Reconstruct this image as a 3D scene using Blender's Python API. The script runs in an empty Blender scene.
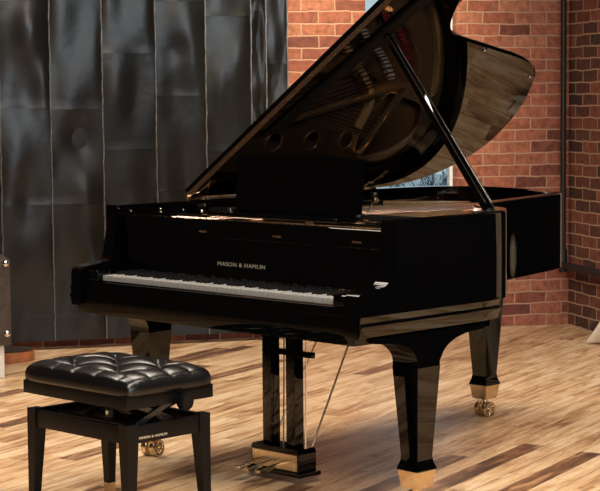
import bpy, bmesh, math, random
from mathutils import Vector, Matrix
random.seed(7)
C = bpy.context.scene.collection
PI = math.pi

# ------------------------------------------------------------------ helpers
def finish(me, mat, angle=35):
    if mat: me.materials.append(mat)
    for p in me.polygons: p.use_smooth = len(p.vertices) <= 4
    me.set_sharp_from_angle(angle=math.radians(angle))

def link(name, me, mat=None, parent=None, angle=35):
    if mat is not None: finish(me, mat, angle)
    o = bpy.data.objects.new(name, me); C.objects.link(o)
    if parent: o.parent = parent
    return o

def obj(name, bm, mat, parent=None, angle=35):
    bmesh.ops.recalc_face_normals(bm, faces=bm.faces)
    me = bpy.data.meshes.new(name); bm.to_mesh(me); bm.free()
    return link(name, me, mat, parent, angle)

def thing(name, label, cat, loc=(0, 0, 0), rotz=0, group=None):
    o = bpy.data.objects.new(name, None); C.objects.link(o)
    o.location = loc; o.rotation_euler = (0, 0, rotz); o.empty_display_size = .1
    return tag(o, label, cat, group)

def tag(o, label, cat, group=None):
    o['label'] = label; o['category'] = cat
    if group: o['group'] = group
    return o

def B(): return bmesh.new()

def box(bm, x0, x1, y0, y1, z0, z1, bev=0, seg=2, M=None):
    t = bmesh.new()
    bmesh.ops.create_cube(t, size=1)
    for v in t.verts:
        v.co = Vector(((x0+x1)/2+v.co.x*(x1-x0), (y0+y1)/2+v.co.y*(y1-y0), (z0+z1)/2+v.co.z*(z1-z0)))
    if bev: bmesh.ops.bevel(t, geom=list(t.edges), offset=bev, segments=seg, affect='EDGES', profile=.7)
    if M: bmesh.ops.transform(t, matrix=M, verts=t.verts)
    merge(bm, t); return bm

def merge(bm, t):
    me = bpy.data.meshes.new('tmp'); t.to_mesh(me); t.free(); bm.from_mesh(me); bpy.data.meshes.remove(me)

def cyl(bm, p0, p1, r0, r1=None, n=16, bev=0):
    p0 = Vector(p0); p1 = Vector(p1); r1 = r0 if r1 is None else r1
    d = p1-p0; t = bmesh.new()
    bmesh.ops.create_cone(t, cap_ends=True, segments=n, radius1=r0, radius2=r1, depth=d.length)
    if bev:
        es = [e for e in t.edges if len(e.link_faces) == 2 and any(len(f.verts) > 4 for f in e.link_faces)]
        bmesh.ops.bevel(t, geom=es, offset=bev, segments=2, affect='EDGES')
    M = Matrix.Translation((p0+p1)/2) @ Vector((0, 0, 1)).rotation_difference(d.normalized()).to_matrix().to_4x4()
    bmesh.ops.transform(t, matrix=M, verts=t.verts); merge(bm, t); return bm

def loft(bm, rings, cap=True):
    """rings: list of lists of points (equal count) -> closed tube of faces"""
    V = [[bm.verts.new(p) for p in r] for r in rings]; n = len(V[0])
    for a, b in zip(V, V[1:]):
        for i in range(n): bm.faces.new((a[i], a[(i+1) % n], b[(i+1) % n], b[i]))
    if cap: bm.faces.new(V[0]); bm.faces.new(V[-1])
    return bm

def tube(bm, pts, r, n=8):
    pts = [Vector(p) for p in pts]; rings = []
    for i, p in enumerate(pts):
        d = (pts[min(i+1, len(pts)-1)]-pts[max(i-1, 0)]).normalized()
        a = d.cross(Vector((0, 0, 1)))
        if a.length < .01: a = d.cross(Vector((1, 0, 0)))
        a.normalize(); b = d.cross(a); rr = r[i] if isinstance(r, (list, tuple)) else r
        rings.append([p+(a*math.cos(2*PI*k/n)+b*math.sin(2*PI*k/n))*rr for k in range(n)])
    return loft(bm, rings)

def torus(bm, c, axis, R, r, n=24, m=8):
    q = Vector((0, 0, 1)).rotation_difference(Vector(axis).normalized()); c = Vector(c)
    V = [[bm.verts.new(c+q @ Vector(((R+r*math.cos(b))*math.cos(a), (R+r*math.cos(b))*math.sin(a), r*math.sin(b))))
          for b in [2*PI*j/m for j in range(m)]] for a in [2*PI*i/n for i in range(n)]]
    for i in range(n):
        for j in range(m): bm.faces.new((V[i][j], V[(i+1) % n][j], V[(i+1) % n][(j+1) % m], V[i][(j+1) % m]))
    return bm

def prism(bm, poly, axis, a0, a1, bev=0):
    """extrude a closed polygon (2 coords) along axis 'x' or 'z' or 'y'"""
    t = bmesh.new()
    def P(p, a): return {'x': (a, p[0], p[1]), 'y': (p[0], a, p[1]), 'z': (p[0], p[1], a)}[axis]
    A = [t.verts.new(P(p, a0)) for p in poly]; Bv = [t.verts.new(P(p, a1)) for p in poly]; n = len(poly)
    f0 = t.faces.new(A); f1 = t.faces.new(Bv)
    for i in range(n): t.faces.new((A[i], A[(i+1) % n], Bv[(i+1) % n], Bv[i]))
    bmesh.ops.recalc_face_normals(t, faces=t.faces)
    if bev:
        es = list(set(list(f0.edges)+list(f1.edges)))
        bmesh.ops.bevel(t, geom=es, offset=bev, segments=2, affect='EDGES')
    merge(bm, t); return bm

def flat(name, loops, z0, z1, mat, parent=None, bev=0, angle=35):
    """a plate with holes: first loop is the outline, the others holes"""
    cu = bpy.data.curves.new(name, 'CURVE'); cu.dimensions = '2D'; cu.fill_mode = 'BOTH'
    cu.extrude = (z1-z0)/2-bev; cu.bevel_depth = bev; cu.bevel_resolution = 1; cu.offset = -bev
    for L in loops:
        s = cu.splines.new('POLY'); s.points.add(len(L)-1)
        for p, q in zip(s.points, L): p.co = (q[0], q[1], 0, 1)
        s.use_cyclic_u = True
    t = bpy.data.objects.new('t', cu); C.objects.link(t)
    dg = bpy.context.evaluated_depsgraph_get(); me = bpy.data.meshes.new_from_object(t.evaluated_get(dg))
    bpy.data.objects.remove(t); bpy.data.curves.remove(cu)
    me.name = name; me.transform(Matrix.Translation((0, 0, (z0+z1)/2))); me.materials.clear()
    o = link(name, me, mat, parent, angle)
    for p in me.polygons:
        if abs(p.normal.z) > .98: p.use_smooth = False
    return o

def text(name, s, size, M, mat, parent, xscale=1):
    cu = bpy.data.curves.new(name, 'FONT'); cu.body = s; cu.size = size; cu.extrude = .0003; cu.space_character = 1.1
    cu.align_x = 'LEFT'; cu.align_y = 'BOTTOM'
    t = bpy.data.objects.new('t', cu); C.objects.link(t)
    dg = bpy.context.evaluated_depsgraph_get(); me = bpy.data.meshes.new_from_object(t.evaluated_get(dg))
    bpy.data.objects.remove(t); bpy.data.curves.remove(cu)
    me.name = name; me.materials.clear(); me.transform(M @ Matrix.Diagonal((xscale, 1, 1, 1)))
    return link(name, me, mat, parent)

def smooth_path(pts, n=8, closed=False):
    P = [Vector(p) for p in pts]; out = []; m = len(P)
    rng = range(m if closed else m-1)
    for i in rng:
        g = (lambda k: P[k % m]) if closed else (lambda k: P[max(0, min(m-1, k))])
        p0, p1, p2, p3 = g(i-1), g(i), g(i+1), g(i+2)
        for k in range(n):
            t = k/n
            out.append(.5*((2*p1)+(p2-p0)*t+(2*p0-5*p1+4*p2-p3)*t*t+(3*p1-p0-3*p2+p3)*t**3))
    if not closed: out.append(P[-1])
    return out

# ------------------------------------------------------------------ materials
def mat_new(name):
    m = bpy.data.materials.new(name); m.use_nodes = True
    return m, m.node_tree, m.node_tree.nodes['Principled BSDF']

def simple(name, col, rough=.5, metal=0, spec=.5, coat=0, noise=0, nscale=30, bump=0, bscale=200):
    m, nt, b = mat_new(name)
    b.inputs['Base Color'].default_value = (*col, 1); b.inputs['Roughness'].default_value = rough
    b.inputs['Metallic'].default_value = metal; b.inputs['Specular IOR Level'].default_value = spec
    b.inputs['Coat Weight'].default_value = coat; b.inputs['Coat Roughness'].default_value = .03
    tc = nt.nodes.new('ShaderNodeTexCoord')
    if noise:
        n = nt.nodes.new('ShaderNodeTexNoise'); n.inputs['Scale'].default_value = nscale; n.inputs['Detail'].default_value = 4
        nt.links.new(tc.outputs['Object'], n.inputs['Vector'])
        r = nt.nodes.new('ShaderNodeValToRGB')
        r.color_ramp.elements[0].position = .3; r.color_ramp.elements[1].position = .7
        r.color_ramp.elements[0].color = (*[c*(1-noise) for c in col], 1); r.color_ramp.elements[1].color = (*[min(1, c*(1+noise)) for c in col], 1)
        nt.links.new(n.outputs['Fac'], r.inputs['Fac']); nt.links.new(r.outputs['Color'], b.inputs['Base Color'])
    if bump:
        n = nt.nodes.new('ShaderNodeTexNoise'); n.inputs['Scale'].default_value = bscale; n.inputs['Detail'].default_value = 3
        nt.links.new(tc.outputs['Object'], n.inputs['Vector'])
        bp = nt.nodes.new('ShaderNodeBump'); bp.inputs['Strength'].default_value = bump; bp.inputs['Distance'].default_value = .002
        nt.links.new(n.outputs['Fac'], bp.inputs['Height']); nt.links.new(bp.outputs['Normal'], b.inputs['Normal'])
    return m

LACQ = simple('black_lacquer', (.0008, .0008, .0009), .02, spec=.38)
MATTE = simple('matte_black', (.002, .002, .002), .6, spec=.1)
SATIN = simple('satin_black_wood', (.002, .002, .0024), .36, spec=.2, noise=.3, nscale=12)
LEATHER = simple('black_leather', (.004, .004, .004), .24, spec=.45, bump=.25, bscale=350)
KEYW = simple('ivory_white', (.24, .235, .225), .25)
KEYB = simple('ebony_key', (.006, .006, .006), .25)
BRASS = simple('brass', (.70, .57, .40), .22, 1, noise=.12, nscale=60)
OLDB = simple('aged_brass', (.36, .25, .16), .35, 1, noise=.35, nscale=90)
CHROME = simple('nickel', (.75, .74, .72), .15, 1)
GOLD = simple('bronze_plate', (.90, .60, .34), .26, .9, noise=.12, nscale=8)
SPRUCE = simple('spruce_board', (.16, .09, .045), .3, noise=.15, nscale=5)
STEEL = simple('steel_wire', (.42, .30, .20), .35, .8)
ROD = simple('gilt_rod', (.72, .56, .38), .3, .45)
COPPER = simple('copper_wire', (.90, .60, .50), .25, 1)
FELT = simple('red_felt', (.42, .015, .02), .95, noise=.2, nscale=80)
LETTER = simple('faded_gilt_letters', (.30, .26, .20), .4, .3)
LETTERB = simple('gilt_letters', (.62, .55, .42), .4, .3)
MAPLE = simple('maple', (.62, .40, .20), .4, noise=.15, nscale=6)
SHEET = simple('black_painted_sheet_metal', (.007, .0068, .0066), .30, .0, spec=.42, noise=.5, nscale=2.5, bump=.9, bscale=11)
SEAM = simple('pale_metal_seam', (.10, .092, .086), .35, .2, spec=.7, noise=.6, nscale=25, bump=.6, bscale=40)  # seam colour paler than the door sheets
IRON = simple('black_iron_pipe', (.008, .008, .008), .5, noise=.3, nscale=20)
DARKWALL = simple('dark_plaster', (.10, .08, .07), .9, noise=.2, nscale=2)
BLACKW = simple('reflection_black_wall', (.006, .0055, .005), .95, spec=.05, noise=.2, nscale=2)  # black chosen to keep reflections in the lacquer dark
CEIL = simple('dark_ceiling', (.12, .10, .085), .9, noise=.2, nscale=2)
WHITEP = simple('white_paint', (.75, .76, .76), .4, noise=.05)
LINEN = simple('beige_linen', (.62, .52, .42), .9, noise=.12, nscale=14, bump=.4, bscale=500)
DRUMW = simple('reddish_wood', (.36, .13, .05), .35, noise=.3, nscale=14)
DRUMT = simple('dark_wood', (.03, .017, .012), .5, noise=.3, nscale=10)
HIDE = simple('dark_brown_leather', (.05, .036, .03), .5, noise=.35, nscale=20, bump=.4, bscale=150)
BARK = simple('frosted_twigs', (.09, .12, .135), .9, noise=.4, nscale=10)

def link_n(nt, a, b): nt.links.new(a, b)

def brick_mat(name, cols, mortar, warp=.022):
    m, nt, b = mat_new(name); L = nt.links.new; N = nt.nodes.new
    tc = N('ShaderNodeTexCoord'); sp = N('ShaderNodeSeparateXYZ'); L(tc.outputs['Object'], sp.inputs[0])
    cb = N('ShaderNodeCombineXYZ'); L(sp.outputs['X'], cb.inputs[0]); L(sp.outputs['Z'], cb.inputs[1])
    nz = N('ShaderNodeTexNoise'); nz.inputs['Scale'].default_value = 9; nz.inputs['Detail'].default_value = 5
    L(tc.outputs['Object'], nz.inputs['Vector'])
    sb = N('ShaderNodeVectorMath'); sb.operation = 'SUBTRACT'; L(nz.outputs['Color'], sb.inputs[0]); sb.inputs[1].default_value = (.5, .5, .5)
    sc = N('ShaderNodeVectorMath'); sc.operation = 'SCALE'; L(sb.outputs[0], sc.inputs[0]); sc.inputs['Scale'].default_value = warp
    ad = N('ShaderNodeVectorMath'); L(cb.outputs[0], ad.inputs[0]); L(sc.outputs[0], ad.inputs[1])
    br = N('ShaderNodeTexBrick'); L(ad.outputs[0], br.inputs['Vector'])
    br.inputs['Scale'].default_value = 1; br.inputs['Brick Width'].default_value = .205; br.inputs['Row Height'].default_value = .0705
    br.inputs['Mortar Size'].default_value = .0055; br.inputs['Mortar Smooth'].default_value = .35; br.inputs['Bias'].default_value = 0
    br.offset = .5
    br.inputs['Color1'].default_value = (0, 0, 0, 1); br.inputs['Color2'].default_value = (1, 1, 1, 1); br.inputs['Mortar'].default_value = (.5, .5, .5, 1)
    r = N('ShaderNodeValToRGB'); e = r.color_ramp.elements
    e[0].position = 0; e[0].color = (*cols[0], 1); e[1].position = 1; e[1].color = (*cols[-1], 1)
    for i, c in enumerate(cols[1:-1]):
        k = e.new((i+1)/(len(cols)-1)); k.color = (*c, 1)
    L(br.outputs['Color'], r.inputs['Fac'])
    # blotches
    n2 = N('ShaderNodeTexNoise'); n2.inputs['Scale'].default_value = 22; n2.inputs['Detail'].default_value = 6; n2.inputs['Roughness'].default_value = .7
    L(tc.outputs['Object'], n2.inputs['Vector'])
    mr = N('ShaderNodeMapRange'); mr.inputs['From Min'].default_value = .3; mr.inputs['From Max'].default_value = .7
    mr.inputs['To Min'].default_value = .45; mr.inputs['To Max'].default_value = 1.5; L(n2.outputs['Fac'], mr.inputs['Value'])
    mu = N('ShaderNodeVectorMath'); mu.operation = 'SCALE'; L(r.outputs['Color'], mu.inputs[0]); L(mr.outputs[0], mu.inputs['Scale'])
    # mortar smears
    n3 = N('ShaderNodeTexNoise'); n3.inputs['Scale'].default_value = 5; n3.inputs['Detail'].default_value = 8; n3.inputs['Roughness'].default_value = .75
    L(tc.outputs['Object'], n3.inputs['Vector'])
    m3 = N('ShaderNodeMapRange'); m3.inputs['From Min'].default_value = .56; m3.inputs['From Max'].default_value = .75; m3.inputs['To Max'].default_value = .45
    L(n3.outputs['Fac'], m3.inputs['Value'])
    mx = N('ShaderNodeMath'); mx.operation = 'MAXIMUM'; L(br.outputs['Fac'], mx.inputs[0]); L(m3.outputs[0], mx.inputs[1])
    mc = N('ShaderNodeMix'); mc.data_type = 'RGBA'; L(mx.outputs[0], mc.inputs['Factor']); L(mu.outputs[0], mc.inputs[6]); mc.inputs[7].default_value = (*mortar, 1)
    L(mc.outputs[2], b.inputs['Base Color']); b.inputs['Roughness'].default_value = .8
    # bump
    inv = N('ShaderNodeMath'); inv.operation = 'MULTIPLY_ADD'; L(br.outputs['Fac'], inv.inputs[0]); inv.inputs[1].default_value = -1; 
    n4 = N('ShaderNodeMath'); n4.operation = 'MULTIPLY'; L(n2.outputs['Fac'], n4.inputs[0]); n4.inputs[1].default_value = .8; L(n4.outputs[0], inv.inputs[2])
    bp = N('ShaderNodeBump'); bp.inputs['Strength'].default_value = .9; bp.inputs['Distance'].default_value = .006
    L(inv.outputs[0], bp.inputs['Height']); L(bp.outputs['Normal'], b.inputs['Normal'])
    return m

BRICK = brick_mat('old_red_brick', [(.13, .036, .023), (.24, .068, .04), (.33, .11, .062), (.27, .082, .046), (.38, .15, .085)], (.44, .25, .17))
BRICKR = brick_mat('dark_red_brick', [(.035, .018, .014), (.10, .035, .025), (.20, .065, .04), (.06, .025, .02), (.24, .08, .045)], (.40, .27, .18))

def floor_mat():
    m, nt, b = mat_new('strip_wood_floor'); L = nt.links.new; N = nt.nodes.new
    def M(op, a, bb=None, c=None):
        n = N('ShaderNodeMath'); n.operation = op
        for i, v in enumerate((a, bb, c)):
            if v is None: continue
            if isinstance(v, (int, float)): n.inputs[i].default_value = v
            else: L(v, n.inputs[i])
        return n.outputs[0]
    tc = N('ShaderNodeTexCoord'); mp = N('ShaderNodeMapping'); L(tc.outputs['Object'], mp.inputs['Vector'])
    mp.inputs['Rotation'].default_value = (0, 0, math.radians(-PLANK))
    sp = N('ShaderNodeSeparateXYZ'); L(mp.outputs[0], sp.inputs[0])
    w = .088; row = M('FLOOR', M('DIVIDE', sp.outputs['Y'], w))
    wn = N('ShaderNodeTexWhiteNoise'); wn.noise_dimensions = '1D'; L(row, wn.inputs['W'])
    off = M('MULTIPLY', wn.outputs['Value'], 7.3)
    ln = M('MULTIPLY_ADD', wn.outputs['Value'], .5, .55)
    along = M('DIVIDE', M('ADD', sp.outputs['X'], off), ln); seg = M('FLOOR', along)
    cb = N('ShaderNodeCombineXYZ'); L(row, cb.inputs[0]); L(seg, cb.inputs[1])
    w2 = N('ShaderNodeTexWhiteNoise'); w2.noise_dimensions = '2D'; L(cb.outputs[0], w2.inputs['Vector'])
    # grain noise stretched along plank, shifted per plank
    sv = N('ShaderNodeCombineXYZ'); L(M('MULTIPLY', sp.outputs['X'], 2.2), sv.inputs[0]); L(M('MULTIPLY', sp.outputs['Y'], 17), sv.inputs[1]); L(M('MULTIPLY', w2.outputs['Value'], 30), sv.inputs[2])
    g = N('ShaderNodeTexNoise'); g.inputs['Scale'].default_value = 1.6; g.inputs['Detail'].default_value = 7; g.inputs['Roughness'].default_value = .68; g.inputs['Distortion'].default_value = .6
    L(sv.outputs[0], g.inputs['Vector'])
    g2 = N('ShaderNodeTexNoise'); g2.inputs['Scale'].default_value = 1.5; g2.inputs['Detail'].default_value = 5; L(mp.outputs[0], g2.inputs['Vector'])
    dark = M('GREATER_THAN', w2.outputs['Value'], .93)
    f = M('ADD', M('MULTIPLY', w2.outputs['Value'], .30), M('MULTIPLY', g.outputs['Fac'], 1.7))
    f = M('ADD', f, M('MULTIPLY', g2.outputs['Fac'], .35)); f = M('ADD', f, -.86)
    f = M('ADD', f, M('MULTIPLY', dark, .24))
    r = N('ShaderNodeValToRGB'); L(f, r.inputs['Fac']); e = r.color_ramp.elements
    e[0].position = .08; e[0].color = (.68, .50, .32, 1); e[1].position = .95; e[1].color = (.06, .03, .018, 1)
    for p, c in ((.28, (.56, .365, .20)), (.44, (.42, .245, .125)), (.60, (.25, .125, .062)), (.75, (.13, .062, .032))): k = e.new(p); k.color = (*c, 1)
    # gaps
    fy = M('FRACT', M('DIVIDE', sp.outputs['Y'], w)); fx = M('MULTIPLY', M('FRACT', along), ln)
    gap = M('MAXIMUM', M('MAXIMUM', M('LESS_THAN', fy, .022), M('GREATER_THAN', fy, .978)), M('LESS_THAN', fx, .0025))
    mc = N('ShaderNodeMix'); mc.data_type = 'RGBA'; L(M('MULTIPLY', gap, .8), mc.inputs['Factor']); L(r.outputs['Color'], mc.inputs[6]); mc.inputs[7].default_value = (.10, .055, .03, 1)
    L(mc.outputs[2], b.inputs['Base Color'])
    rr = N('ShaderNodeMapRange'); L(g2.outputs['Fac'], rr.inputs['Value']); rr.inputs['To Min'].default_value = .28; rr.inputs['To Max'].default_value = .5
    L(rr.outputs[0], b.inputs['Roughness'])
    bp = N('ShaderNodeBump'); bp.inputs['Strength'].default_value = .25; bp.inputs['Distance'].default_value = .002
    L(M('SUBTRACT', M('MULTIPLY', g.outputs['Fac'], .5), gap), bp.inputs['Height']); L(bp.outputs['Normal'], b.inputs['Normal'])
    return m
PLANK = 105.0
FLOOR = floor_mat()

def glass_mat():
    m, nt, b = mat_new('window_glass')
    b.inputs['Base Color'].default_value = (.9, .95, .97, 1); b.inputs['Transmission Weight'].default_value = 1
    b.inputs['Roughness'].default_value = 0; b.inputs['IOR'].default_value = 1.02
    return m
GLASS = glass_mat()

# ------------------------------------------------------------------ the room
# room frame: s runs along the back wall, b into the room, origin W0
W0 = Vector((-3.562, 1.827, 0)); RA = math.radians(60.63)
U = Vector((math.cos(RA), math.sin(RA), 0)); NN = Vector((math.sin(RA), -math.cos(RA), 0))
def R(s, b, z=0): return W0+U*s+NN*b+Vector((0, 0, z))
RM = Matrix.Translation(W0) @ Matrix.Rotation(RA, 4, 'Z')       # local (s, -b, z)
SC = 3.325; SL = -5.5; BF = 12.0; H = 4.2
WS0, WS1, WZ0, WZ1 = 2.03, 2.60, .60, 2.9

def struct(name, bm, mat, **k):
    o = obj(name, bm, mat, **k); o['kind'] = 'structure'; return o

bm = B()      # back wall with a window opening, local (s, y=-b, z)
box(bm, SL, WS0, 0, .13, 0, H); box(bm, WS1, SC+.35, 0, .13, 0, H)
box(bm, WS0, WS1, 0, .13, 0, WZ0); box(bm, WS0, WS1, 0, .13, WZ1, H)
bmesh.ops.remove_doubles(bm, verts=bm.verts, dist=1e-4)
o = struct('wall_back', bm, BRICK); o.matrix_world = RM
bm = B(); box(bm, 0, 1.6, 0, .35, 0, H)        # right wall: local x runs from the corner into the room, brick, then blackened out of view so the piano side mirrors dark
nf = len(bm.faces); box(bm, 1.6, BF, 0, .35, 0, H)
bm.faces.ensure_lookup_table()
for k, fc in enumerate(bm.faces): fc.material_index = 0 if k < nf else 1
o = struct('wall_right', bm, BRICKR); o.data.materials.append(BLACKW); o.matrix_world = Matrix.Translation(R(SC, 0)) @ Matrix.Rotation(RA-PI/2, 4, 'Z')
bm = B(); box(bm, SL-.3, SL, -BF, 0.35, 0, H); o = struct('wall_left', bm, DARKWALL); o.matrix_world = RM
bm = B(); box(bm, SL-.3, SC+.35, -BF-.3, -BF, 0, H); o = struct('wall_front', bm, DARKWALL); o.matrix_world = RM
bm = B(); box(bm, SL-.3, SC+.35, -BF-.3, .35, H, H+.2); o = struct('ceiling', bm, CEIL); o.matrix_world = RM
bm = B()
t = [R(SL-.3, -.35), R(SC+.35, -.35), R(SC+.35, BF+.3), R(SL-.3, BF+.3)]
loft(bm, [[p+Vector((0, 0, -.1)) for p in t], t]); struct('floor', bm, FLOOR)

# window
win = B()
fw = .018
for (a0, a1, z0, z1) in ((WS0, WS0+fw, WZ0, WZ1), (WS1-fw, WS1, WZ0, WZ1), (WS0+fw, WS1-fw, WZ0, WZ0+fw), (WS0+fw, WS1-fw, WZ1-fw, WZ1), (WS0+fw, WS1-fw, 1.62, 1.655)):
    box(win, a0, a1, .07, .12, z0, z1, .004)
w = struct('window_1', win, WHITEP); w.matrix_world = RM
p = obj('pane', box(B(), WS0+fw, WS1-fw, .092, .098, WZ0+fw, WZ1-fw), GLASS, w)
obj('window_sill', box(B(), WS0, WS1, -.03, .07, WZ0-.03, WZ0, .005), WHITEP, w)

# frosted shrub outside the window
sh = B(); rnd = random.Random(3)
def twig(p, d, l, r, depth):
    q = p+d*l; tube(sh, [p, (p+q)/2+Vector((rnd.uniform(-.02, .02), rnd.uniform(-.02, .02), 0)), q], [r, r*.85, r*.7], 5)
    if depth:
        for _ in range(3 if depth > 1 else 4):
            nd = (d+Vector((rnd.uniform(-.9, .9), rnd.uniform(-.9, .9), rnd.uniform(-.3, .6)))).normalized()
            twig(q, nd, l*.72, r*.65, depth-1)
base = R(3.0, -3.2, 0)
for k in range(8):
    twig(base+U*rnd.uniform(-.9, .7)+NN*rnd.uniform(-.3, .3), Vector((rnd.uniform(-.3, .3), rnd.uniform(-.3, .3), 1)).normalized(), .31, .013, 4)
tag(obj('bare_shrub', sh, BARK), 'grey leafless shrub standing outdoors behind the window pane', 'shrub')
bm = B(); box(bm, -6, 10, .8, 30, -.3, -.02); o = struct('ground', bm, simple('snowy_ground', (.5, .53, .55), .9, noise=.1)); o.matrix_world = RM

# metal clad door panel standing in front of the brick wall
door = thing('metal_clad_door', 'black sheet metal clad sliding door with riveted seams, leaning dents and a gap above the floor', 'door', R(0, .1, 0), RA)
# local frame: x = s, y = -b (b relative .1)
seams = [-2.62, -2.32, -2.02, -1.72, -1.42, -1.14, -.85, -.57, -.35, -.12, .160, .452, .756, 1.046, 1.312, 1.401, 1.527]
hz = {10: [.82, 1.35, 2.0], 11: [.58, 1.12, 1.66, 2.2], 12: [.32, .88, 1.42, 1.95], 13: [.6, 1.1, 1.87], 14: [.86, 1.38, 1.9], 15: [.5, 1.04, 1.6], 9: [.82, 1.36, 1.95]}
Z0D, Z1D = .052, 2.75
obj('door_core', box(B(), seams[0], seams[-1], .02, .09, Z0D, Z1D), SHEET, door)
for i in range(len(seams)-1):
    a, c = seams[i], seams[i+1]; rn = random.Random(i*13+5)
    cuts = [Z0D+.13]+hz.get(i, [.6+.25*(i % 2), 1.15+.25*(i % 2), 1.7+.2*(i % 2)])
    zs = [Z0D]+cuts+[Z1D]
    ph = [(rn.uniform(0, 6), rn.uniform(0, 6), rn.uniform(0, 6)) for _ in range(6)]
    dents = [(rn.uniform(a, c), rn.uniform(.2, 2.1), rn.uniform(.04, .10), rn.uniform(.06, .22), rn.uniform(-1, 1)) for _ in range(9)]
    def disp(x, z):
        u = (x-a)/(c-a); edge = math.sin(PI*min(1, max(0, u)))**.6
        d = .005*math.sin(z*5.1+ph[0][0]+u*2.2)+.004*math.sin(z*9.3+ph[1][0]-u*4)+.003*math.sin(u*7+z*3+ph[2][0])
        for (dx, dz, rx, rz, s) in dents: d += s*.020*math.exp(-((x-dx)/rx)**2-((z-dz)/rz)**2)
        return edge*d+.006*edge
    for j in range(len(zs)-1):
        z0, z1 = zs[j], zs[j+1]; nx = 12; nz = max(4, int((z1-z0)/.03)); bm = B()
        V = [[bm.verts.new((a+(c-a)*p_/nx, .008-disp(a+(c-a)*p_/nx, z0+(z1-z0)*q/nz)-(.003 if q == 0 and j else 0), z0+(z1-z0)*q/nz)) for p_ in range(nx+1)] for q in range(nz+1)]
        Vb = [[bm.verts.new((a+(c-a)*p_/nx, .02, z0+(z1-z0)*q/nz)) for p_ in range(nx+1)] for q in (0, nz)]
        for q in range(nz):
            for p_ in range(nx): bm.faces.new((V[q][p_], V[q][p_+1], V[q+1][p_+1], V[q+1][p_]))
        for p_ in range(nx):
            bm.faces.new((V[0][p_], V[0][p_+1], Vb[0][p_+1], Vb[0][p_])); bm.faces.new((V[nz][p_], V[nz][p_+1], Vb[1][p_+1], Vb[1][p_]))
        obj('metal_sheet', bm, SHEET, door, angle=50)
    # standing seam along the right border
    bm = B(); rr = random.Random(i); L = []
    n = 60
    for k in range(n+1):
        z = Z0D+(Z1D-Z0D)*k/n; wv = rr.uniform(-.0025, .0025); L.append([(c-.006+wv, .012, z), (c-.004+wv, -.008+wv, z), (c+.002+wv, -.009+wv, z), (c+.004+wv, .012, z)])
    loft(bm, L); obj('seam', bm, SEAM, door)

# iron pipes at the corner
pp = thing('corner_pipe', 'thick black iron pipe running up the corner between both brick walls', 'pipe', R(SC-.06, .055, 0))
bm = B(); cyl(bm, (0, 0, .42), (0, 0, H-.005), .017, n=16); obj('pipe', bm, IRON, pp)
bm = B(); cyl(bm, (0, 0, .33), (0, 0, .47), .026, n=16, bev=.006); obj('fitting', bm, IRON, pp)
bm = B(); tube(bm, [NN*.0+Vector((0, 0, .37)), NN*.85+Vector((0, 0, .37))], .024, 16); obj('branch_pipe', bm, IRON, pp)
bm = B(); tube(bm, [NN*.6+Vector((0, 0, .37)), NN*.6+U*.045+Vector((0, 0, .37))], .012, 8)
obj('bracket', bm, IRON, pp)

# linen drape on the right wall
def drape(b0=.985, w0=1.2):
    bm = B(); nx, nz = 60, 34; V = []
    rn = random.Random(5)
    for q in range(nz+1):
        t = q/nz; z = .012+2.7*(t**1.6); fl = max(0, 1-z/.5)**2; row = []
        for p_ in range(nx+1):
            u = p_/nx; bb = b0+(-.16*fl)+u*(w0+.16*fl)
            s = SC-.09-.05*math.sin(u*38+.6*math.sin(z*3))-.12*fl*(1+.3*math.sin(u*19))
            row.append((bb, s, z))
        V.append(row)
    F = [[bm.verts.new(R(s, b_, z)) for (b_, s, z) in row] for row in V]
    G = [[bm.verts.new(R(s+.006, b_, z)) for (b_, s, z) in row] for row in V]
    for q in range(nz):
        for p_ in range(nx):
            bm.faces.new((F[q][p_], F[q][p_+1], F[q+1][p_+1], F[q+1][p_])); bm.faces.new((G[q][p_], G[q+1][p_], G[q+1][p_+1], G[q][p_+1]))
    for q in range(nz):
        for e in (0, nx): bm.faces.new((F[q][e], F[q+1][e], G[q+1][e], G[q][e]))
    for p_ in range(nx):
        for e in (0, nz): bm.faces.new((F[e][p_], F[e][p_+1], G[e][p_+1], G[e][p_]))
    return bm
tag(obj('linen_drape', drape(.985, .5), LINEN, angle=80), 'beige linen drape flaring onto the floor beside the dark right brick wall', 'curtain')

# low round drum and the studded cabinet at the far left
tag(obj('linen_drape', drape(3.09, .5), LINEN, angle=80), 'narrow beige linen drape added out of view as a pale reflector for the piano rim', 'curtain')  # unseen drape, added to give the rim something pale to reflect
t = thing('round_plinth', 'low round reddish wooden plinth with dark top on the floor at far left', 'plinth', (-3.275, 1.515, 0))
bm = B(); cyl(bm, (0, 0, 0), (0, 0, .055), .135, n=64, bev=.004); obj('base', bm, DRUMW, t)
bm = B(); cyl(bm, (0, 0, .0555), (0, 0, .060), .128, n=64, bev=.002); obj('top', bm, DRUMT, t)

t = thing('studded_cabinet', 'dark brown leather clad cabinet with bright studs on white legs at the far left', 'cabinet', (-2.903, 1.241, 0), RA)
# local: x along wall direction, right edge at x=0
obj('body', box(B(), -.45, .0, -.17, .17, .165, .60, .006), HIDE, t)
for x in (-.41, -.068):
    for y in (-.14, .12): obj('leg', box(B(), x, x+.032, y-.008, y+.024, 0, .1655, .003), WHITEP, t)
for x in (-.43, -.022):
    for z in (.225, .582):
        bm = B(); bmesh.ops.create_uvsphere(bm, u_segments=16, v_segments=10, radius=.019, matrix=Matrix.Translation((x, -.17, z))); obj('stud', bm, CHROME, t)

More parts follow.
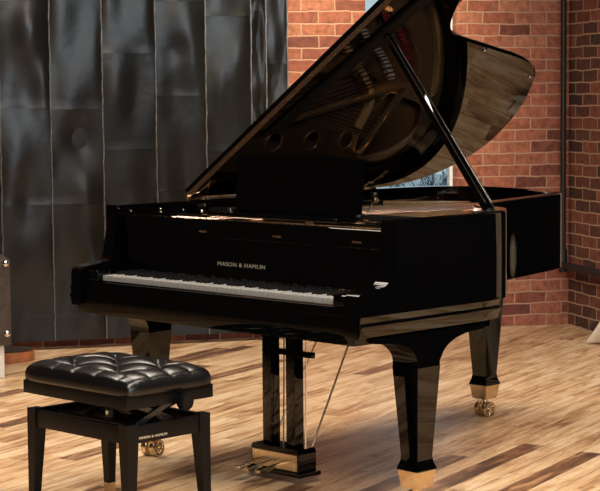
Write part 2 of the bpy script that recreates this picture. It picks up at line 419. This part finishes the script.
# ------------------------------------------------------------------ the piano
G = thing('grand_piano', 'black lacquered grand piano with raised lid standing before the brick wall', 'piano')
Wd = .75; ZB, ZT = .69, 1.0
ctrl = [(.75, .18), (.75, .4), (.75, .57), (.744, .68), (.715, .785), (.665, .87), (.60, .945), (.525, .988), (.455, 1.035), (.402, 1.092), (.366, 1.165), (.333, 1.28), (.300, 1.42),
        (.266, 1.56), (.237, 1.68), (.198, 1.795), (.137, 1.895), (.042, 1.975), (-.095, 2.06), (-.25, 2.12), (-.40, 2.145), (-.53, 2.12), (-.64, 2.04), (-.71, 1.92), (-.742, 1.78), (-.75, 1.6), (-.75, 1.2), (-.75, .7), (-.75, .18)]
path = [Vector((p.x, p.y)) for p in smooth_path([(x, y, 0) for x, y in ctrl], 6)]
def offs(pts, d):
    out = []
    for i, p in enumerate(pts):
        t_ = (pts[min(i+1, len(pts)-1)]-pts[max(i-1, 0)]).normalized(); out.append(p+Vector((-t_.y, t_.x))*d)
    return out
def sweep(pts, prof, bm=None):
    """prof: (inward offset, z)"""
    bm = bm or B(); cols = [offs(pts, o_) for o_, z in prof]
    rings = [[(cols[j][i].x, cols[j][i].y, prof[j][1]) for j in range(len(prof))] for i in range(len(pts))]
    return loft(bm, rings)
RT = .062
obj('rim', sweep(path, [(0, ZB+.002), (0, ZT-.005), (.002, ZT-.0015), (.005, ZT), (RT-.004, ZT), (RT, ZT-.004), (RT, ZB+.002)]), LACQ, G, angle=40)
full = [Vector((.75, .004)), Vector((.75, .09))]+path+[Vector((-.75, .09)), Vector((-.75, .004))]
half_r = [Vector((.75, .004)), Vector((.75, .09))]+[p for p in path[:len(path)//2] if p.y < .745 and p.x > .5]
half_l = [p for p in path[len(path)//2:] if p.y < .745 and p.x < -.5]+[Vector((-.75, .09)), Vector((-.75, .004))]
for side in (half_r, half_l): obj('base_moulding', sweep(side, [(.03, .628), (-.0005, .628), (-.008, .655), (-.009, .659), (-.013, .661), (-.014, .666), (-.010, .670), (-.003, .673), (-.010, .697), (-.009, .700), (.004, .702), (.03, .702)]), LACQ, G, angle=25)
# inner maple rim
obj('inner_rim', sweep([p for p in path if p.y > .3], [(RT+.0005, ZB+.02), (RT+.0005, .905), (RT+.03, .905), (RT+.03, ZB+.02)]), MAPLE, G)
# cheeks with the S curve
S = [(.0, .635), (.0, .745), (.006, .764), (.02, .773), (.04, .777), (.07, .780), (.10, .784), (.130, .788), (.148, .800), (.157, .825), (.164, .860), (.171, .90), (.177, .95), (.1795, ZT), (.1805, ZT), (.1805, .635)]
S = [(.0, .635)]+[(p.x, p.y) for p in smooth_path([(a, b, 0) for a, b in S[1:13]], 7)]+S[13:]
for sx in (1, -1):
    x0, x1 = sorted((sx*.75, sx*(.75-RT))); obj('cheek', prism(B(), S, 'x', x0, x1, .0025), LACQ, G, angle=30)
# keybed, keyslip, key blocks
obj('keybed', box(B(), -.725, .725, .012, .70, .60, .692, .003), LACQ, G)
obj('keyslip', box(B(), -.687, .687, .02, .042, .669, .722, .003), LACQ, G)
for sx in (1, -1):
    x0, x1 = sorted((sx*.687, sx*.6155)); obj('key_block', box(B(), x0, x1, .022, .198, .723, .762, .006, 3), LACQ, G)
kw = 1.225/52
wm = B(); box(wm, -.5*kw+.0006, .5*kw-.0006, 0, .150, -.020, 0, .0012)
for v in wm.verts: pass
wme = bpy.data.meshes.new('white_key'); wm.to_mesh(wme); wm.free(); finish(wme, KEYW)
bk = B(); loft(bk, [[(-.0055, .052, 0), (.0055, .052, 0), (.0055, .15, 0), (-.0055, .15, 0)], [(-.0045, .058, .011), (.0045, .058, .011), (.0045, .15, .012), (-.0045, .15, .012)]])
bme = bpy.data.meshes.new('black_key'); bmesh.ops.recalc_face_normals(bk, faces=bk.faces); bk.to_mesh(bme); bk.free(); finish(bme, KEYB)
names = 'AB'+'CDEFGAB'*7+'C'
for i in range(52):
    o = bpy.data.objects.new('white_key', wme); C.objects.link(o); o.parent = G
    o.location = (-.6125+(i+.5)*kw, .045, .745)
    if names[i] in 'ACDFG' and i < 51:
        o = bpy.data.objects.new('black_key', bme); C.objects.link(o); o.parent = G; o.location = (-.6125+(i+1)*kw, .045, .745)
        o['label'] = 'black key'
# fallboard and stretcher
FM = Matrix.Translation((0, .190, .757)) @ Matrix.Rotation(math.radians(-5), 4, 'X')
obj('fallboard', box(B(), -.686, .686, 0, .016, 0, .148, .005, 3, FM), LACQ, G)
obj('stretcher', box(B(), -.686, .686, .199, .228, .898, .963, .004, 3), LACQ, G)
TM = Matrix.Translation((-.133, .1927, .797)) @ Matrix.Rotation(math.radians(85), 4, 'X')
text('lettering', 'MASON & HAMLIN', .0205, TM, LETTER, G, 1.36)
for x in (-.216, .173, .559): obj('stop_plate', box(B(), x-.02, x+.02, .1965, .1995, .917, .923, .001), OLDB, G)

# interior --------------------------------------------------------------
ins = offs(path, RT+.004)
ins = [p for p in ins if p.y > .24]
def loopc(cx, cy, r, n=28): return [(cx+r*math.cos(2*PI*k/n), cy+r*math.sin(2*PI*k/n)) for k in range(n)]
sb = offs(path, RT+.032); sb = [(p.x, p.y) for p in sb if p.y > .42]
flat('soundboard', [sb], .868, .876, SPRUCE, G)
def sm(L, n=5): return [(p.x, p.y) for p in smooth_path([(a, b, 0) for a, b in L], n, True)]
plate_out = [(p.x, p.y) for p in ins]
HY = (.86, 1.09, 1.315, 1.53)
holes = [loopc(-.555, y, .042) for y in HY]
# openings of the iron plate
ops = [
 sm([(-.44, .80), (-.30, .80), (-.26, 1.05), (-.235, 1.30), (-.25, 1.56), (-.31, 1.62), (-.39, 1.42)]),
 sm([(-.22, .80), (-.06, .80), (.0, 1.0), (.02, 1.25), (-.03, 1.42), (-.13, 1.44), (-.19, 1.2)]),
 sm([(.0, .80), (.20, .78), (.245, .95), (.20, 1.12), (.12, 1.28), (.07, 1.15)]),
 sm([(.28, .76), (.46, .74), (.50, .84), (.40, .93), (.31, .97)]),
 sm([(-.64, 1.63), (-.50, 1.61), (-.355, 1.70), (-.34, 1.76), (-.36, 1.83), (-.40, 1.96), (-.50, 1.98), (-.60, 1.92), (-.66, 1.80)]),
 sm([(-.32, 1.90), (-.20, 1.87), (-.10, 1.80), (-.0, 1.71), (.08, 1.60), (.16, 1.66), (.11, 1.80), (-.0, 1.91), (-.15, 1.99), (-.30, 2.04), (-.36, 2.0)]),
]
flat('iron_plate', [plate_out]+holes+ops, .908, .918, GOLD, G, bev=.002, angle=30)
for y in HY: obj('port_ring', torus(B(), (-.555, y, .918), (0, 0, 1), .045, .0055, 32, 8), GOLD, G)
# struts
for a, c in (((-.56, .50), (-.44, 1.16)), ((-.44, 1.16), (-.285, 1.80)), ((-.25, .50), (-.21, 1.45)), ((.02, .5), (.05, 1.35)), ((.25, .5), (.27, 1.08)), ((-.62, 1.62), (-.285, 1.80))):
    d = Vector((c[0]-a[0], c[1]-a[1])); L = d.length; M = Matrix.Translation((a[0], a[1], .918)) @ Matrix.Rotation(math.atan2(d.y, d.x), 4, 'Z')
    obj('strut', box(B(), 0, L, -.009, .009, 0, .034, .004, 2, M), GOLD, G, angle=30)
# raised rim of the plate at the tail
arc_out = smooth_path([(.05, 1.56, 0), (-.02, 1.69, 0), (-.10, 1.77, 0), (-.17, 1.825, 0), (-.25, 1.86, 0)], 6)
arc_in = smooth_path([(-.01, 1.36, 0), (-.06, 1.44, 0), (-.12, 1.53, 0), (-.18, 1.61, 0), (-.26, 1.69, 0)], 6)
arc_red = smooth_path([(.025, 1.54, 0), (-.045, 1.655, 0), (-.12, 1.735, 0), (-.185, 1.785, 0), (-.25, 1.815, 0)], 6)
def band(name, pts, w, z0, z1, m):
    P = [Vector((p.x, p.y)) for p in pts]; bm = B()
    A = offs(P, w/2); D = offs(P, -w/2)
    loft(bm, [[(a.x, a.y, z0), (a.x, a.y, z1), (d.x, d.y, z1), (d.x, d.y, z0)] for a, d in zip(A, D)]); return obj(name, bm, m, G)
band('hitch_rail', arc_out, .018, .917, .938, GOLD)
band('string_felt', arc_red, .026, .918, .930, FELT)
band('bass_bridge', arc_in, .03, .918, .944, SIL := simple('graphite_bridge', (.62, .64, .68), .4, .3, noise=.6, nscale=120))
# bass strings (copper) and steel strings, each note its own
def lerp(P, t):
    k = t*(len(P)-1); i = min(int(k), len(P)-2); return P[i].lerp(P[i+1], k-i)
for i in range(18):
    t_ = i/17; e = lerp(arc_out, 1-t_); brd = lerp(arc_in, 1-t_); st = Vector((-.63+.36*t_, .40, 0))
    bm = B(); tube(bm, [(st.x, st.y, .945), (brd.x, brd.y, .9475), (e.x, e.y, .942)], .0034, 6); obj('bass_string', bm, COPPER, G)
bent = [Vector((p.x, p.y, 0)) for p in offs(path, RT+.05)]
for i in range(60):
    t_ = i/59; st = Vector((-.25+.88*t_, .40+.03*t_, 0))
    tgt = smooth_path([(-.56, 1.68, 0), (-.40, 1.72, 0), (-.18, 1.48, 0), (.02, 1.26, 0), (.18, 1.08, 0), (.36, .92, 0), (.58, .80, 0)], 8)
    e = lerp(tgt, t_); bm = B(); tube(bm, [(st.x, st.y, .932), (e.x, e.y, .930)], .0011, 4); obj('treble_string', bm, STEEL, G)
band('treble_bridge', smooth_path([(-.50, 1.58, 0), (-.34, 1.60, 0), (-.14, 1.38, 0), (.05, 1.16, 0), (.2, .99, 0), (.36, .85, 0), (.56, .74, 0)], 5), .028, .877, .9305, MAPLE)
bm = B()
for i in range(76):
    for r in range(3): x = -.64+1.28*i/75; cyl(bm, (x, .30+r*.028+(i % 2)*.01, .925), (x, .30+r*.028+(i % 2)*.01, .952), .0032, n=6)
o = obj('tuning_pins', bm, CHROME, G); o['kind'] = 'stuff'
obj('pin_block_cover', box(B(), -.683, .683, .232, .40, .905, .925, .002), GOLD, G)
obj('gold_front_strip', box(B(), -.60, .683, .232, .285, .925, .957, .004, 3), GOLD, G)  # gold bar stands in for brick light reflected along the glossy front edge
# dampers
for i in range(64):
    x = -.62+1.1*i/63; obj('damper', box(B(), x-.005, x+.005, .60+.02*(i/63), .72-.03*(i/63), .949, .972, .002), KEYB, G)
obj('damper_rail', box(B(), -.66, .60, .53, .56, .938, .955, .003), LACQ, G)
# music desk
MD = B(); n = 28
pts = [(-.325, 0)]+[(-.325+.65*k/n, .200+.017*math.sin(PI*k/n)) for k in range(n+1)]+[(.325, 0)]
MM = Matrix.Translation((0, .46, .982)) @ Matrix.Rotation(math.radians(-6), 4, 'X')
prism(MD, pts, 'y', 0, .016, .003); bmesh.ops.transform(MD, matrix=MM, verts=MD.verts)
md = obj('music_desk', MD, LACQ, G, angle=30)
obj('desk_ledge', box(B(), -.34, .34, .33, .49, .966, .981, .004, 3), LACQ, G)
for sx in (-1, 1):
    bm = B(); box(bm, sx*.335-.008, sx*.335+.008, .44, .49, .958, .99, .002); tube(bm, [(sx*.335, .485, .985), (sx*.335, .52, 1.03)], .003, 6); obj('desk_hinge', bm, CHROME, G)
for x in (-.52, .52): obj('desk_rail', box(B(), x-.165, x+.165, .34, .36, .957, .966, .002), LACQ, G)

# bumpers on the inner bass side
for (y, zz) in ((.25, .975), (.40, .975), (.40, .962), (.52, .965)):
    bm = B(); cyl(bm, (-.688, y, zz), (-.683, y, zz), .005, n=12, bev=.001); obj('bumper', bm, CHROME, G)

# lid -------------------------------------------------------------------
AL = math.radians(33.8); HX, HZ = -.752, 1.004
LM = Matrix.Translation((HX, 0, HZ)) @ Matrix.Rotation(-AL, 4, 'Y')
lidc = offs(path, -.012); YF = .605
L = [(p.x-HX, p.y) for p in lidc if p.y > YF+.01]
L = [(lidc[0].x-HX, YF)]+L+[(0.0, YF)]
L = [(max(s, -.004), y) for s, y in L]
lid = flat('lid', [L], 0, .022, LACQ, G, bev=.0025, angle=25); lid.matrix_local = LM
flap = flat('front_lid', [[(.0, YF+.002), (1.512, YF+.002), (1.512, YF+.40), (1.50, YF+.412), (.0, YF+.412)]], .0235, .0445, LACQ, G, bev=.0025); flap.matrix_local = LM
bm = B(); box(bm, .012, 1.50, YF-.0022, YF-.0004, .0015, .0205)
o = obj('piano_hinge', bm, OLDB, G); o.matrix_local = LM
bm = B()
for k in range(60): cyl(bm, (.03+k*.0248, YF-.0035, .007+(k % 2)*.009), (.03+k*.0248, YF-.002, .007+(k % 2)*.009), .0022, n=6)
o = obj('hinge_screws', bm, BRASS, G); o.matrix_local = LM
for (s, y) in ((1.05, 1.41), (.865, 1.895), (1.36, .70)):
    bm = B(); cyl(bm, (s, y, 0), (s, y, -.006), .007, n=12, bev=.0015); o = obj('bumper', bm, CHROME, G); o.matrix_local = LM
# lid hinges on the spine
for y in (.635, 1.66):
    bm = B(); box(bm, -.755, -.735, y-.04, y+.04, .995, 1.006, .002)
    tube(bm, [(-.752, y-.045, 1.012), (-.752, y+.045, 1.012)], .008, 10)
    o = obj('lid_hinge', bm, BRASS, G)
    bm = B(); box(bm, 0, .14, y-.016, y+.016, -.006, -.0005, .002); box(bm, .02, .05, y-.04, y+.04, -.006, -.0005, .002)
    cyl(bm, (.10, y, -.006), (.10, y, -.012), .006, n=10)
    h = obj('hinge_leaf', bm, BRASS, o); h.matrix_local = LM
    bm = B(); cyl(bm, (-.686, y-.02, .955), (-.676, y-.02, .955), .008, n=12, bev=.002); box(bm, -.687, -.681, y-.035, y-.005, .94, .985, .001); obj('hinge_plate', bm, CHROME, o)
# prop stick
pb = Vector((.700, .735, 1.0)); ps = LM @ Vector((1.15, .735, -.002))
d = (ps-pb); Lp = d.length; zq = d.normalized(); yq = Vector((0, 1, 0)); yq = (yq-zq*yq.dot(zq)).normalized(); xq = yq.cross(zq)
PM = Matrix((( xq.x, yq.x, zq.x, pb.x), (xq.y, yq.y, zq.y, pb.y), (xq.z, yq.z, zq.z, pb.z), (0, 0, 0, 1)))
bm = B(); M_ = PM
rings = []
for k in range(9):
    t_ = k/8; hw = .021-.008*t_; hd = .012-.003*t_; z = .01+(Lp-.012)*t_
    rings.append([M_ @ Vector(q) for q in ((-hd, -hw, z), (hd, -hw, z), (hd+.003, 0, z), (hd, hw, z), (-hd, hw, z))])
loft(bm, rings); o = obj('prop_stick', bm, LACQ, G, angle=20)
bm = B(); box(bm, -.012, .012, -.018, .018, 0, .035, .003, 2, PM); obj('ferrule', bm, CHROME, o)
bm = B()
for z in (.12, .3): 
    p0 = PM @ Vector((.016, 0, z)); p1 = PM @ Vector((.011, 0, z)); cyl(bm, p0, p1, .004, n=8)
obj('pin', bm, CHROME, o)
for ex in (-1, 1):
    bm = B(); tube(bm, [PM @ Vector((.0135, ex*.0185, .03)), PM @ Vector((.0095, ex*.012, Lp-.02))], .0016, 6); obj('edge_highlight', bm, CHROME, o)  # bright thin tubes stand in for highlights on the lacquered edges
bm = B(); box(bm, .672, .728, .70, .77, 1.0, 1.005, .002); obj('prop_socket', bm, CHROME, G)
bm = B(); box(bm, 1.13, 1.17, .715, .75, -.005, -.0005, .002); o = obj('prop_cup', bm, OLDB, G); o.matrix_local = LM
bm = B(); prism(bm, [(.47, .652), (1.5, .725), (1.5, .795), (.50, .712)], 'z', -.014, -.0005, .003); o = obj('lid_batten', bm, MATTE, G); o.matrix_local = LM

# legs ------------------------------------------------------------------
def sq(cx, cy, h, z): return [(cx-h, cy-h, z), (cx+h, cy-h, z), (cx+h, cy+h, z), (cx-h, cy+h, z)]
def caster(parent, cx, cy, rot):
    bm = B(); M = Matrix.Translation((cx, cy, 0)) @ Matrix.Rotation(rot, 4, 'Z')
    t = B(); cyl(t, (0, 0, .056), (0, 0, .082), .016, n=14); box(t, -.026, .026, -.012, .012, .052, .062, .003)
    box(t, -.007, .007, -.02, .02, .03, .058, .003)
    bmesh.ops.transform(t, matrix=M, verts=t.verts); merge(bm, t)
    c = obj('caster', bm, BRASS, parent)
    for sx in (-1, 1):
        t = B(); x0 = sx*.018
        torus(t, (x0+sx*.012, 0, .0345), (1, 0, 0), .0285, .0058, 28, 8)
        cyl(t, (x0-.009, 0, .0345), (x0+.009, 0, .0345), .0335, n=28, bev=.002)
        cyl(t, (x0, 0, .0345), (x0+sx*.022, 0, .0345), .009, n=12, bev=.002)
        for k in range(8):
            a = k*PI/4; cyl(t, (x0+sx*.013, 0, .0345), (x0+sx*.013, .027*math.cos(a), .0345+.027*math.sin(a)), .0032, n=6)
        bmesh.ops.transform(t, matrix=M, verts=t.verts); obj('wheel', t, BRASS, c)
def leg(cx, cy, flare, rot):
    bm = B()
    loft(bm, [sq(cx, cy, .040, .172), sq(cx, cy, .0375, .190), sq(cx, cy, .0575, .5)])
    t = B(); loft(t, [sq(cx, cy, .048, .1435), sq(cx, cy, .048, .149), sq(cx, cy, .040, .172)]); merge(bm, t)
    if flare:
        x0, x1 = cx-.0575, cx+.0575
        a = [(cy-.0575, .5), (cy-.0575, .515)]+[(cy-.0575-.17*(1-math.cos(k*PI/2/10))-.0, .515+.085*math.sin(k*PI/2/10)) for k in range(1, 11)]+[(cy-.26, .603), (cy-.26, .62)]
        c = [(2*cy-y, z) for y, z in a]; c = [(cy+(y-cy)*1.12 if z > .515 else y, z) for y, z in c]
        prism(bm, a+c[::-1], 'x', x0, x1, .002)
    else: t = B(); loft(t, [sq(cx, cy, .0575, .5), sq(cx, cy, .062, .64)]); merge(bm, t)
    l = obj('leg', bm, LACQ, G, angle=20)
    bm = B(); loft(bm, [sq(cx, cy, .037, .082), sq(cx, cy, .0465, .1433)]); obj('brass_cup', bm, BRASS, l, angle=20)
    caster(l, cx, cy, rot)
leg(.694, .345, True, math.radians(-12)); leg(-.694, .345, True, math.radians(10)); leg(-.285, 1.905, False, math.radians(-8))

# lyre ------------------------------------------------------------------
ly = .39
lyre = obj('pedal_lyre', box(B(), -.235, .235, ly-.075, ly+.13, .555, .5995, .004), LACQ, G)
for x in (-.062, .062): obj('post', box(B(), x-.023, x+.023, ly-.023, ly+.023, .13, .556, .003), LACQ, lyre)
obj('crossbar', box(B(), -.09, .125, ly+.028, ly+.045, .458, .480, .003), LACQ, lyre)
bm = B(); box(bm, -.125, .125, ly-.045, ly+.045, .045, .115, .003); prism(bm, [(-.128, .113), (-.118, .130), (.118, .130), (.128, .113)], 'y', ly-.047, ly+.047, .002)
box(bm, -.14, .14, ly-.055, ly+.055, .030, .046, .002); pbx = obj('pedal_box', bm, LACQ, lyre)
obj('face_plate', box(B(), -.117, .117, ly-.0475, ly-.045, .050, .110, .001), BRASS, pbx)
bm = B()
for x in (-.105, .105):
    for z in (.06, .1): cyl(bm, (x, ly-.050, z), (x, ly-.047, z), .004, n=8)
obj('screw', bm, CHROME, pbx)
for x in (-.06, 0, .06):
    pts = [(x, ly-.03, .078), (x, ly-.07, .078), (x, ly-.12, .072), (x-.002, ly-.16, .062), (x-.004, ly-.185, .064)]
    bm = B(); P = [Vector(p) for p in smooth_path(pts, 4)]
    rings = []
    for k, p in enumerate(P):
        t_ = k/(len(P)-1); w_ = .006+.009*max(0, (t_-.35)/.65)**.8*(1 if t_ < .9 else .8); h_ = .005
        rings.append([p+Vector((-w_, 0, -h_)), p+Vector((w_, 0, -h_)), p+Vector((w_*.8, 0, h_)), p+Vector((-w_*.8, 0, h_))])
    loft(bm, rings); obj('pedal', bm, BRASS, lyre, angle=50)
for x in (-.03, .02, .085):
    bm = B(); tube(bm, [(x, ly+.03, .115), (x, ly+.04, .60)], .003, 6); obj('pedal_rod', bm, ROD, lyre)
bm = B(); tube(bm, [(.105, ly+.042, .125), (.038, .776, .606)], .004, 8); obj('brace_rod', bm, ROD, lyre)
bm = B(); tube(bm, [(-.10, ly+.042, .125), (-.05, .70, .606)], .004, 8); obj('brace_rod', bm, ROD, lyre)

# ------------------------------------------------------------------ bench
bx, by = .003, -.392
K = thing('piano_bench', 'black tufted leather adjustable bench with side knob in front of the keyboard', 'bench', (bx, by, 0))
HX_, HY_ = .268, .178
def tuft():
    bm = B(); nx, ny = 96, 60; hx, hy = .288, .193; V = []
    BX, BY = .115, .09
    def h(u, v):
        x, y = u*hx, v*hy
        e = (1-abs(u)**5)*(1-abs(v)**4); e = max(0, e)**.30
        # diamond tufting
        p = x/BX; q = y/BY
        a = abs(math.sin(PI*(p+q)/2)); b_ = abs(math.sin(PI*(p-q)/2))
        dm = (a*b_)**.4
        # distance to nearest button
        inner = max(abs(x)/(hx*.80), abs(y)/(hy*.78))
        k = 1 if inner < .75 else max(0, 1-(inner-.75)/.25)
        # outside the diamonds: straight pleats
        ple = abs(math.sin(PI*p)) ** .35 if abs(y)/hy > abs(x)/hx else abs(math.sin(PI*q))**.35
        t = k*dm+(1-k)*(.62+.38*ple)
        return .028+.046*e*(.42+.58*t)
    top = []
    for j in range(ny+1):
        row = []
        for i in range(nx+1):
            u = -1+2*i/nx; v = -1+2*j/ny
            u = math.copysign(abs(u)**.85, u); v = math.copysign(abs(v)**.85, v)
            z = h(u, v); row.append(bm.verts.new((u*hx*(1-.05*abs(v)**7), v*hy*(1-.08*abs(u)**7), .458+z)))
        top.append(row)
    for j in range(ny):
        for i in range(nx): bm.faces.new((top[j][i], top[j][i+1], top[j+1][i+1], top[j+1][i]))
    ring = [top[0][i] for i in range(nx+1)]+[top[j][nx] for j in range(1, ny+1)]+[top[ny][i] for i in range(nx-1, -1, -1)]+[top[j][0] for j in range(ny-1, 0, -1)]
    prev = ring
    for (sc_, z) in ((1.004, .482), (1.004, .468), (1.0, .4588), (.955, .4586)):
        nr = [bm.verts.new((v.co.x*sc_, v.co.y*sc_, z)) for v in ring]
        for i in range(len(ring)): bm.faces.new((prev[i], prev[(i+1) % len(ring)], nr[(i+1) % len(ring)], nr[i]))
        prev = nr
    bm.faces.new(prev)
    return bm
cu = obj('cushion', tuft(), LEATHER, K, angle=180)
bm = B()
BX, BY = .115, .09
for i in range(-2, 3):
    for j in range(-1, 2):
        if (i+j) % 2 == 0:
            b2 = B(); bmesh.ops.create_uvsphere(b2, u_segments=14, v_segments=8, radius=.0085, matrix=Matrix.Translation((i*BX, j*BY, .501)) @ Matrix.Diagonal((1, 1, .55, 1))); obj('button', b2, LEATHER, cu)
bm.free()
obj('seat_frame', box(B(), -HX_-.008, HX_+.008, -HY_-.008, HY_+.008, .414, .4585, .004), SATIN, K)
lf = B(); zt = .362
box(lf, -HX_+.02, HX_-.02, -HY_+.004, -HY_+.022, zt-.062, zt-.004, .002); box(lf, -HX_+.02, HX_-.02, HY_-.022, HY_-.004, zt-.062, zt-.004, .002)
box(lf, -HX_+.004, -HX_+.022, -HY_+.022, HY_-.022, zt-.062, zt-.004, .002); box(lf, HX_-.022, HX_-.004, -HY_+.022, HY_-.022, zt-.062, zt-.004, .002)
ap = obj('apron', lf, SATIN, K)
for sx in (-1, 1):
    for sy in (-1, 1):
        cx, cy = sx*(HX_-.0225), sy*(HY_-.0225); bm = B()
        def qd(h, z, k=0): return [(cx-h-sx*k*0, cy-h, z), (cx+h, cy-h, z), (cx+h, cy+h, z), (cx-h, cy+h, z)]
        def qs(h, z): ox = cx+sx*(.0225-h); oy = cy+sy*(.0225-h); return [(ox-h, oy-h, z), (ox+h, oy-h, z), (ox+h, oy+h, z), (ox-h, oy+h, z)]
        loft(bm, [qs(.0145, .052), qs(.0225, zt-.07), qs(.0225, zt-.003), qs(.0205, zt)]); l = obj('leg', bm, SATIN, K, angle=20)
        bm = B(); loft(bm, [qs(.0135, 0), qs(.0155, .0525)]); obj('ferrule', bm, BRASS, l, angle=20)
# scissor lift
bm = B()
for y in (.03, .10):
    for s_ in (1, -1):
        for xo in (-.14, .14): box(bm, -.11, .11, -.003, .003, -.010, .010, .001, 1, Matrix.Translation((xo*.75, y+s_*.004, .365)) @ Matrix.Rotation(s_*math.radians(24), 4, 'Y'))
for x in (.215,):
    for s_ in (1, -1): box(bm, -.003, .003, -.085, .085, -.009, .009, .001, 1, Matrix.Translation((x+s_*.004, -.02, .382)) @ Matrix.Rotation(s_*math.radians(22), 4, 'X'))
obj('scissor_lift', bm, simple('gunmetal', (.10, .10, .105), .35, .9), K)
bm = B(); box(bm, -.20, .20, -.11, .11, .31, .325, .002); tube(bm, [(-.19, -.10, .345), (.19, -.10, .345)], .006, 8); tube(bm, [(-.19, .10, .345), (.19, .10, .345)], .006, 8); obj('lift_tray', bm, simple('dark_steel', (.03, .03, .03), .4, .6), K)
bm = B(); box(bm, .185-.013, .185+.013, -HY_-.012, -HY_+.0, .385, .4135, .001); o = obj('bracket', bm, SATIN, K)
bm = B(); cyl(bm, (.185, -HY_-.012, .400), (.185, -HY_-.017, .400), .007, n=14, bev=.001); obj('bolt', bm, CHROME, o)
bm = B(); cyl(bm, (HX_+.008, .04, .42), (HX_+.020, .04, .42), .012, n=16); cyl(bm, (HX_+.018, .04, .42), (HX_+.048, .04, .42), .029, n=32, bev=.005)
kb = obj('knob', bm, SATIN, K)
text('lettering', 'MASON & HAMLIN', .0115, Matrix.Translation((HX_-.0035, -HY_+.050, zt-.052)) @ Matrix.Rotation(PI/2, 4, 'Z') @ Matrix.Rotation(PI/2, 4, 'X'), LETTERB, K, 1.15)

# ------------------------------------------------------------------ camera
f, cx_, cy_, cz_, yaw, pit, roll = 1798.47, 4.6942, -4.1831, 1.409, .7881, .0826, -.009
F_ = Vector((-math.sin(yaw)*math.cos(pit), math.cos(yaw)*math.cos(pit), -math.sin(pit))); Rr = Vector((math.cos(yaw), math.sin(yaw), 0)); Uu = Rr.cross(F_)
R2 = Rr*math.cos(roll)+Uu*math.sin(roll); U2 = -Rr*math.sin(roll)+Uu*math.cos(roll)
cam = bpy.data.objects.new('camera', bpy.data.cameras.new('camera')); C.objects.link(cam)
cam.matrix_world = Matrix(((R2.x, U2.x, -F_.x, cx_), (R2.y, U2.y, -F_.y, cy_), (R2.z, U2.z, -F_.z, cz_), (0, 0, 0, 1)))
cam.data.sensor_width = 36; cam.data.lens = f/600*36; cam.data.clip_start = .05
bpy.context.scene.camera = cam

# ------------------------------------------------------------------ light
def area(name, loc, target, sx, sy, power, col, spread=180):
    l = bpy.data.lights.new(name, 'AREA'); l.shape = 'RECTANGLE'; l.size = sx; l.size_y = sy; l.energy = power; l.color = col; l.spread = math.radians(spread)
    o = bpy.data.objects.new(name, l); C.objects.link(o); o.location = loc
    o.rotation_euler = (Vector(target)-Vector(loc)).to_track_quat('-Z', 'Y').to_euler(); return o
for y in (-.6, 1.6): area('overhead_fill', (-1.7, y, 4.1), (-1.3, y, 0), 1.5, 1.5, 75, (1, .88, .74), 120)  # unseen soft panels added overhead to light the floor
for x, y in ((3.0, -1.2), (2.6, .9), (2.0, 3.0)): area('overhead_fill', (x, y, 4.1), (x, y, 0), 1.0, 1.0, 120, (1, .88, .74), 120)  # unseen panels added to brighten the floor right of the piano
area('overhead_fill', (3.4, -2.9, 4.1), (.6, .3, 0), 1.6, 1.6, 150, (1, .88, .74), 120)  # fill added behind the camera to lift the shadow in front
area('window_light', R(1.9, 11.8, 2.1), R(.9, 0, 1.0), 2.6, 2.4, 230, (.82, .92, 1))
def spot(loc, tgt, power, col, ang, blend=.8, rad=.06):
    l = bpy.data.lights.new('spot_light', 'SPOT'); l.energy = power; l.color = col; l.spot_size = math.radians(ang); l.spot_blend = blend; l.shadow_soft_size = rad
    o = bpy.data.objects.new('spot_light', l); C.objects.link(o); o.location = loc; o.rotation_euler = (Vector(tgt)-Vector(loc)).to_track_quat('-Z', 'Y').to_euler()
spot(R(1.7, 2.2, 3.9), R(1.85, 0, 1.75), 800, (1, .87, .58), 46, .95)
spot(R(-1.0, 2.4, 3.9), R(.05, 0, 1.5), 150, (1, .72, .5), 45)
spot((4.4, 2.6, 3.3), (-.15, 1.25, .92), 200, (1, .84, .64), 24, .6, .15)  # spot added to brighten the plate and strings inside the case
w = bpy.data.worlds.new('World'); bpy.context.scene.world = w; w.use_nodes = True
bg = w.node_tree.nodes['Background']; bg.inputs['Color'].default_value = (.66, .82, .90, 1); bg.inputs['Strength'].default_value = .75
sc = bpy.context.scene; sc.view_settings.view_transform = 'Standard'; sc.view_settings.look = 'None'; sc.view_settings.gamma = 1; sc.view_settings.exposure = 0
